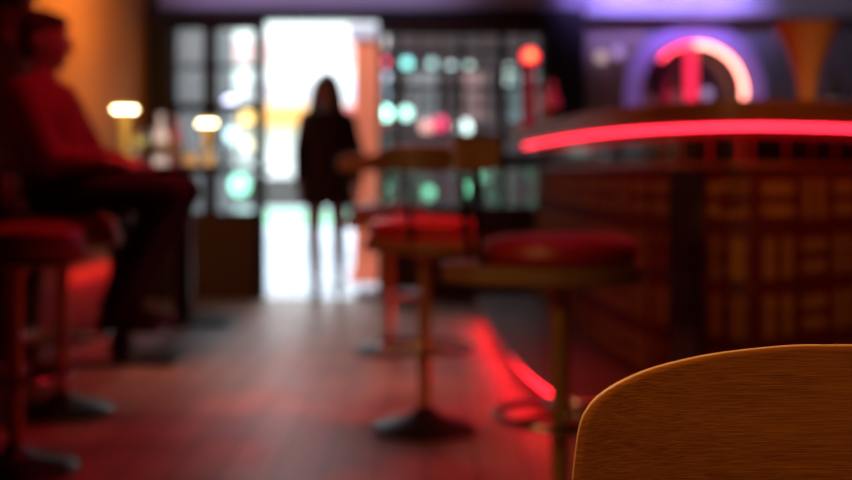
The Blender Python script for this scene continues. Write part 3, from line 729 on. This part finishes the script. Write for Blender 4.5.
def walking_woman(loc, rz):
    t = thing('person', 'woman with long dark hair in a dark knee-length coat walking through the doorway', 'person', loc, rz)
    I = Matrix.Identity(3); hc = (0, -.015, 1.535)
    B = MB(); head(B, hc, I, .98)
    B.cap((0, .015, 1.36), .058, (0, .0, 1.46), .048)
    B.cap((0, .02, 1.30), .10, (0, .01, 1.10), .10); B.cap((-.11, .02, 1.325), .055, (.11, .02, 1.325), .055); B.cap((-.06, .015, 1.0), .10, (.06, .015, .92), .115); B.cap((.06, .015, 1.0), .10, (-.06, .015, .92), .115)
    arms = ((-1, (-.205, .045, 1.08), (-.20, -.075, .865)), (1, (.215, .03, 1.08), (.225, -.03, .845)))
    for e, el, wr in arms:
        B.chain([((e*.155, .02, 1.325), .050), (el, .036), (wr, .024)])
        dv = (Vector(wr)-Vector(el)).normalized(); dv = (dv+Vector((0, 0, -.4))).normalized()
        hand(B, wr, dv, (-e, .25, 0), (0, -1, 0), .9, .45)
    legs = ((-1, (-.085, -.10, .485), (-.07, -.10, .085), 0), (1, (.085, -.03, .485), (.075, .185, .14), 1))
    for e, kn, an, back in legs:
        B.chain([((e*.08, .015, .90), .088), (kn, .052)]); kn, an = Vector(kn), Vector(an)
        B.chain([(kn, .050), (kn.lerp(an, .3)+Vector((0, .015, 0)), .052), (an, .034)])
        toe = an+(Vector((0, -.14, -.055)) if not back else Vector((0, -.115, -.10)))
        B.chain([(an+Vector((0, .02, -.03)), .034), (toe, .026)])
    B.build('body', MT['skin'], t, voxel=.005, iters=2)
    face(t, hc, I, .98)
    # coat with sleeves, flaring to the hem
    K = MB(); prof = [(1.375, .075, .070), (1.345, .160, .085), (1.30, .176, .115), (1.20, .165, .128), (1.08, .150, .122), (1.0, .160, .128), (.90, .180, .145), (.80, .195, .170), (.685, .215, .20)]
    rr = []
    for z, a_, b_ in prof: rr.append([(a_*math.cos(2*PI*i/40)*(1+.02*math.sin(6*2*PI*i/40)*(1.2-z if z < 1.2 else 0)), .01+b_*math.sin(2*PI*i/40), z) for i in range(40)])
    K.rings(rr)
    for e, el, wr in arms: K.chain([((e*.150, .02, 1.318), .064), (el, .050), (Vector(el).lerp(Vector(wr), .9), .037)])
    K.build('coat', MT['dress'], t, voxel=.009, iters=4)
    H = MB(); H.ell((0, .012, 1.578), (.085, .100, .088)); H.ell((0, .05, 1.50), (.095, .070, .13)); H.chain([((-.05, .06, 1.50), .055), ((-.06, .085, 1.30), .058), ((-.05, .10, 1.16), .035)]); H.chain([((.05, .06, 1.50), .055), ((.06, .085, 1.30), .058), ((.05, .10, 1.15), .035)])
    for e in (-1, 1): H.chain([((e*.070, -.025, 1.585), .026), ((e*.092, -.02, 1.49), .030), ((e*.105, -.055, 1.36), .034), ((e*.10, -.10, 1.22), .022)])
    H.build('hair', MT['hair'], t, voxel=.008, iters=3)
    for e, kn, an, back in legs:
        an = Vector(an); S_ = MB(); toe = an+(Vector((0, -.145, -.056)) if not back else Vector((0, -.118, -.105))); heel = an+Vector((0, .035, -.048))
        S_.chain([(heel, .030), (an.lerp(toe, .5)+Vector((0, 0, -.008)), .034), (toe, .027)]); S_.cap(an+Vector((0, .015, -.01)), .040, an+Vector((0, .02, -.04)), .036)
        S_.build('shoe', MT['shoe'], t, voxel=.007, iters=3)
    return t
walking_woman((at(327, 0, 8.02).x, 8.02, .008), 0)

def sitter(label, loc, rz, lean, twist, top, dark, hairm, dz=0.0, feet=.325, hairstyle='short', loc_hip=(0, 0)):
    """seated on a high stool, facing local -y; seat top .779"""
    t = thing('person', label, 'person', loc, rz)
    hx, hy = loc_hip
    V3 = lambda x, y, z: Vector((x+hx, y+hy, z))
    Rh = Matrix.Rotation(twist, 3, 'Z') @ Matrix.Rotation(math.radians(6), 3, 'X')
    hipz = .875; nk = V3(0, lean*.8, 1.295+dz); hc = V3(0, lean-.03, 1.452+dz)
    B = MB(); head(B, hc, Rh, 1.0)
    B.cap(nk, .058, hc+Vector((0, .012, -.06)), .052)
    B.chain([(V3(0, 0, hipz+.02), .125), (V3(0, lean*.35, 1.02+dz*.4), .118), (V3(0, lean*.7, 1.18+dz), .125), (V3(0, lean*.8, 1.25+dz), .09)])
    arms = []
    for e in (-1, 1):
        sh = V3(e*.185, lean*.75, 1.235+dz); el = V3(e*.235, -.10+lean*.4, .99+dz*.6); wr = V3(e*.12, -.215, .985)
        arms.append((e, sh, el, wr)); B.chain([(sh, .052), (el, .040), (wr, .026)])
        hand(B, wr, Vector((-e*.25, -1, -.12)), (0, -.1, -1), (-e, -.2, 0), .95, .35)
    legs = []
    for e in (-1, 1):
        hp = V3(e*.095, 0, hipz-.01); kn = V3(e*.115, -.47, .862); an = V3(e*.10, -.255, feet+.085)
        legs.append((e, hp, kn, an)); B.chain([(hp, .088), (kn, .058)]); B.chain([(kn, .056), (kn.lerp(an, .3)+Vector((0, .012, 0)), .056), (an, .036)])
        B.chain([(an+Vector((0, .03, -.035)), .036), (an+Vector((0, -.15, -.055)), .028)])
    B.build('body', MT['skin'], t, voxel=.005, iters=2); face(t, hc, Rh)
    J = MB(); J.chain([(V3(0, .0, hipz+.07), .142), (V3(0, lean*.35, 1.02+dz*.4), .140), (V3(0, lean*.7, 1.16+dz), .148)])
    J.chain([(V3(-.10, lean*.75, 1.16+dz), .115), (V3(.10, lean*.75, 1.16+dz), .115)]); J.chain([(V3(-.16, lean*.75, 1.225+dz), .068), (V3(0, lean*.8, 1.285+dz), .066), (V3(.16, lean*.75, 1.225+dz), .068)])
    for e, sh, el, wr in arms: J.chain([(sh, .070), (sh.lerp(el, .55), .062), (el, .056), (el.lerp(wr, .9), .042)])
    J.build('shirt' if top is MT['maroon'] else 'jacket', top, t, voxel=.010, iters=4)
    T_ = MB(); T_.cap(V3(-.07, .02, hipz), .10, V3(.07, .02, hipz), .10)
    for e, hp, kn, an in legs: T_.chain([(hp, .098), (hp.lerp(kn, .5), .086), (kn, .070)]); T_.chain([(kn, .069), (kn.lerp(an, .35)+Vector((0, .012, 0)), .068), (an+Vector((0, 0, .02)), .055)])
    T_.build('trousers', dark, t, voxel=.010, iters=4)
    for e, hp, kn, an in legs:
        S_ = MB(); S_.chain([(an+Vector((0, .035, -.045)), .037), (an+Vector((0, -.06, -.048)), .037), (an+Vector((0, -.16, -.056)), .028)]); S_.cap(an+Vector((0, .01, .0)), .044, an+Vector((0, .02, -.04)), .040)
        S_.build('shoe', MT['shoe'], t, voxel=.007, iters=3)
    H = MB(); q = lambda x, y, z: hc+Rh@Vector((x, y, z))
    H.ell(q(0, .030, .045), (.083, .092, .082), Rh); H.ell(q(0, .055, -.01), (.074, .062, .075), Rh); H.ell(q(0, -.028, .072), (.068, .052, .042), Rh)
    if hairstyle == 'full': H.ell(q(0, .04, .03), (.098, .105, .098), Rh); H.ell(q(0, .07, -.06), (.080, .055, .085), Rh)
    H.build('hair', hairm, t, voxel=.007, iters=3)
    return t
def standing_man(loc, rz):
    t = thing('person', 'person in brown jacket with full dark hair standing by the wall at the left edge', 'person', loc, rz)
    Rh = Matrix.Rotation(math.radians(8), 3, 'X'); hc = Vector((0, -.03, 1.655)); B = MB(); head(B, hc, Rh, 1.02)
    B.cap((0, .015, 1.48), .062, (0, -.015, 1.58), .054); B.cap((0, .02, 1.40), .12, (0, .01, 1.15), .12); B.cap((-.13, .02, 1.43), .062, (.13, .02, 1.43), .062); B.cap((-.06, .015, 1.03), .115, (.06, .015, .98), .12)
    arms = ((-1, (-.25, .06, 1.16), (-.235, -.07, .915)), (1, (.25, .03, 1.16), (.16, -.22, 1.10)))
    for e, el, wr in arms:
        B.chain([((e*.19, .02, 1.42), .056), (el, .042), (wr, .027)])
        hand(B, wr, (Vector(wr)-Vector(el)), (-e, .2, 0), (0, -1, .2), .98, .5)
    legs = ((-1, (-.10, -.02, .50), (-.11, .0, .09)), (1, (.10, -.05, .50), (.12, -.03, .09)))
    for e, kn, an in legs:
        kn, an = Vector(kn), Vector(an)
        B.chain([((e*.09, .015, .95), .094), (kn, .058), (an.lerp(kn, .7)+Vector((0, .015, 0)), .057), (an, .037)]); B.chain([(an+Vector((0, .02, -.04)), .036), (an+Vector((0, -.15, -.06)), .028)])
    B.build('body', MT['skin'], t, voxel=.005, iters=2); face(t, hc, Rh, 1.02)
    J = MB(); J.cap((-.10, .02, 1.38), .125, (.10, .02, 1.38), .125); J.cap((-.05, .015, 1.30), .135, (-.05, .015, .98), .130); J.cap((.05, .015, 1.30), .135, (.05, .015, .98), .130); J.chain([((-.18, .02, 1.435), .066), ((0, .02, 1.50), .068), ((.18, .02, 1.435), .066)])
    for e, el, wr in arms: J.chain([((e*.185, .02, 1.415), .075), (el, .060), (Vector(el).lerp(Vector(wr), .92), .044)])
    J.build('jacket', MT['brownjacket'], t, voxel=.010, iters=4)
    T_ = MB(); T_.cap((-.06, .015, .95), .115, (.06, .015, .95), .115)
    for e, kn, an in legs: T_.chain([((e*.09, .015, .92), .105), (kn, .076), (Vector(an)+Vector((0, .01, .0)), .062)])
    T_.build('trousers', MT['trouser'], t, voxel=.010, iters=4)
    for e, kn, an in legs:
        an = Vector(an); S_ = MB(); S_.chain([(an+Vector((0, .04, -.05)), .039), (an+Vector((0, -.06, -.05)), .039), (an+Vector((0, -.16, -.060)), .030)]); S_.cap(an, .044, an+Vector((0, .01, -.04)), .042); S_.build('shoe', MT['shoe'], t, voxel=.007, iters=3)
    q = lambda x, y, z: hc+Rh@Vector((x, y, z)); H = MB()
    H.ell(q(0, .035, .045), (.100, .108, .098), Rh); H.ell(q(0, .07, -.04), (.086, .060, .085), Rh); H.ell(q(0, -.05, .095), (.066, .05, .036), Rh)
    H.build('hair', MT['hair'], t, voxel=.007, iters=3)
    return t
sitter('person in maroon shirt and black trousers sitting in profile on a bar stool', P1, look(1, -.05), .075, math.radians(5), MT['maroon'], MT['trouser'], MT['brownhair'], .0, loc_hip=(0, .02))
standing_man((-1.87, 4.91, 0), look(1, 0))

# ------------------------------------------------------------------ lights
W = bpy.data.worlds.new('sky'); bpy.context.scene.world = W; W.use_nodes = True
nt = W.node_tree; bg = nt.nodes['Background']
tc = nt.nodes.new('ShaderNodeTexCoord'); sx = nt.nodes.new('ShaderNodeSeparateXYZ'); cr = nt.nodes.new('ShaderNodeValToRGB')
cr.color_ramp.elements[0].color = (1, .97, .97, 1); cr.color_ramp.elements[1].color = (.62, .80, 1, 1)
nt.links.new(tc.outputs['Generated'], sx.inputs[0]); nt.links.new(sx.outputs['Z'], cr.inputs[0]); nt.links.new(cr.outputs[0], bg.inputs[0])
bg.inputs[1].default_value = 4.5
lamp('purple_soffit_light', 'AREA', (1.75, 7.45, 2.5), (.38, .27, 1), 6.5, 1.2, (1.75, 7.96, 2.22), size_y=.06).data.spread = math.radians(55)
lamp('header_light', 'AREA', (-.8, 7.3, 2.68), (.6, .5, .95), 2.2, 2.0, (-.8, 8.05, 2.25), size_y=.1).data.spread = math.radians(60)
lamp('wall_wash', 'AREA', (-1.2, 6.0, 2.7), (1, .48, .11), 21, .5, (-2.05, 6.4, 1.75)).data.spread = math.radians(100)
lamp('chair_spot', 'SPOT', (-.35, .15, 2.6), (1, .48, .16), 92, .05, (.33, .9, .7), math.radians(30))
lamp('chair_back_spot', 'SPOT', (-.7, 2.0, 2.6), (1, .66, .30), 80, .04, (.3, .9, .75), math.radians(22))
lamp('aisle_fill', 'SPOT', (-.6, 4.9, 2.72), (1, .42, .27), 150, .12, (-.66, 5.15, 0), math.radians(46), blend=.9)  # unseen warm fill added to brighten the aisle floor
lamp('bar_front_fill', 'SPOT', (1.6, 1.6, 2.65), (1, .34, .10), 100, .1, (1.2, 3.6, .75), math.radians(48), blend=.8)  # unseen warm fill added for the counter edge and tiled front
lamp('red_fill', 'AREA', (.3, 4.2, 2.68), (1, .02, .045), 17, .4, (.2, 4.2, 0), size_y=2.5).data.spread = math.radians(85)  # unseen red fill added to strengthen the light strip's glow
lamp('entry_fill', 'SPOT', (-.75, 6.9, 2.72), (1, .5, .38), 130, .1, (-.7, 6.8, 0), math.radians(50), blend=.9)  # unseen fill added to warm the floor by the door
lamp('bar_wall_fill', 'AREA', (2.5, 6.9, 2.68), (.85, .75, 1), 4, .8, (2.5, 8.1, 1.6))  # unseen dim fill added to lift the wall behind the bar
lamp('vase_fill', 'SPOT', (1.2, 3.0, 2.65), (1, .75, .5), 22, .04, (1.44, 4.15, 1.34), math.radians(20))  # unseen fill added to brighten the vase
lamp('stool_fill', 'SPOT', (-1.7, .4, 1.75), (1, .5, .16), 75, .06, (.15, 3.3, .45), math.radians(40), blend=.7)  # unseen low fill added to light stool poles and seat rims
lamp('lounge_red_fill', 'AREA', (-.5, 3.2, 2.6), (1, .05, .10), .6, .4, (-1.5, 4.4, 1.2)).data.spread = math.radians(70)  # unseen red fill added to light the people on the left
lamp('under_table_red', 'AREA', (-1.97, 6.7, .36), (1, .02, .02), 1.1, 1.0, (-2.08, 6.7, .1), size_y=.05)
sc_ = thing('wall_sconce', 'small brass wall sconce high on the orange wall', 'wall lamp', (XL, 5.75, 2.32))
MB().box(0, .02, -.04, .04, -.06, .06).build('back_plate', MT['brass'], sc_, bevel=.003)
MB().tube([(.02, 0, 0), (.10, 0, 0)], .008, 8).build('arm', MT['brass'], sc_)
MB().ell((.14, 0, .0), (.045, .045, .06)).build('bulb', MT['warmbulb'], sc_)

# ------------------------------------------------------------------ camera
cd = bpy.data.cameras.new('camera'); cam = bpy.data.objects.new('camera', cd); C.objects.link(cam)
cam.location = (0, 0, EYE); cam.rotation_euler = (PI/2, 0, 0)
cd.sensor_width = 36; cd.lens = F/852*36; cd.shift_y = -(240-172)/852
cd.dof.use_dof = True; cd.dof.focus_distance = D0-.012; cd.dof.aperture_fstop = 3.0; cd.clip_start = .02
bpy.context.scene.camera = cam
sc = bpy.context.scene
sc.view_settings.view_transform = 'Standard'; sc.view_settings.look = 'None'
sc.cycles.use_denoising = True; sc.cycles.sample_clamp_indirect = 6; sc.cycles.max_bounces = 8
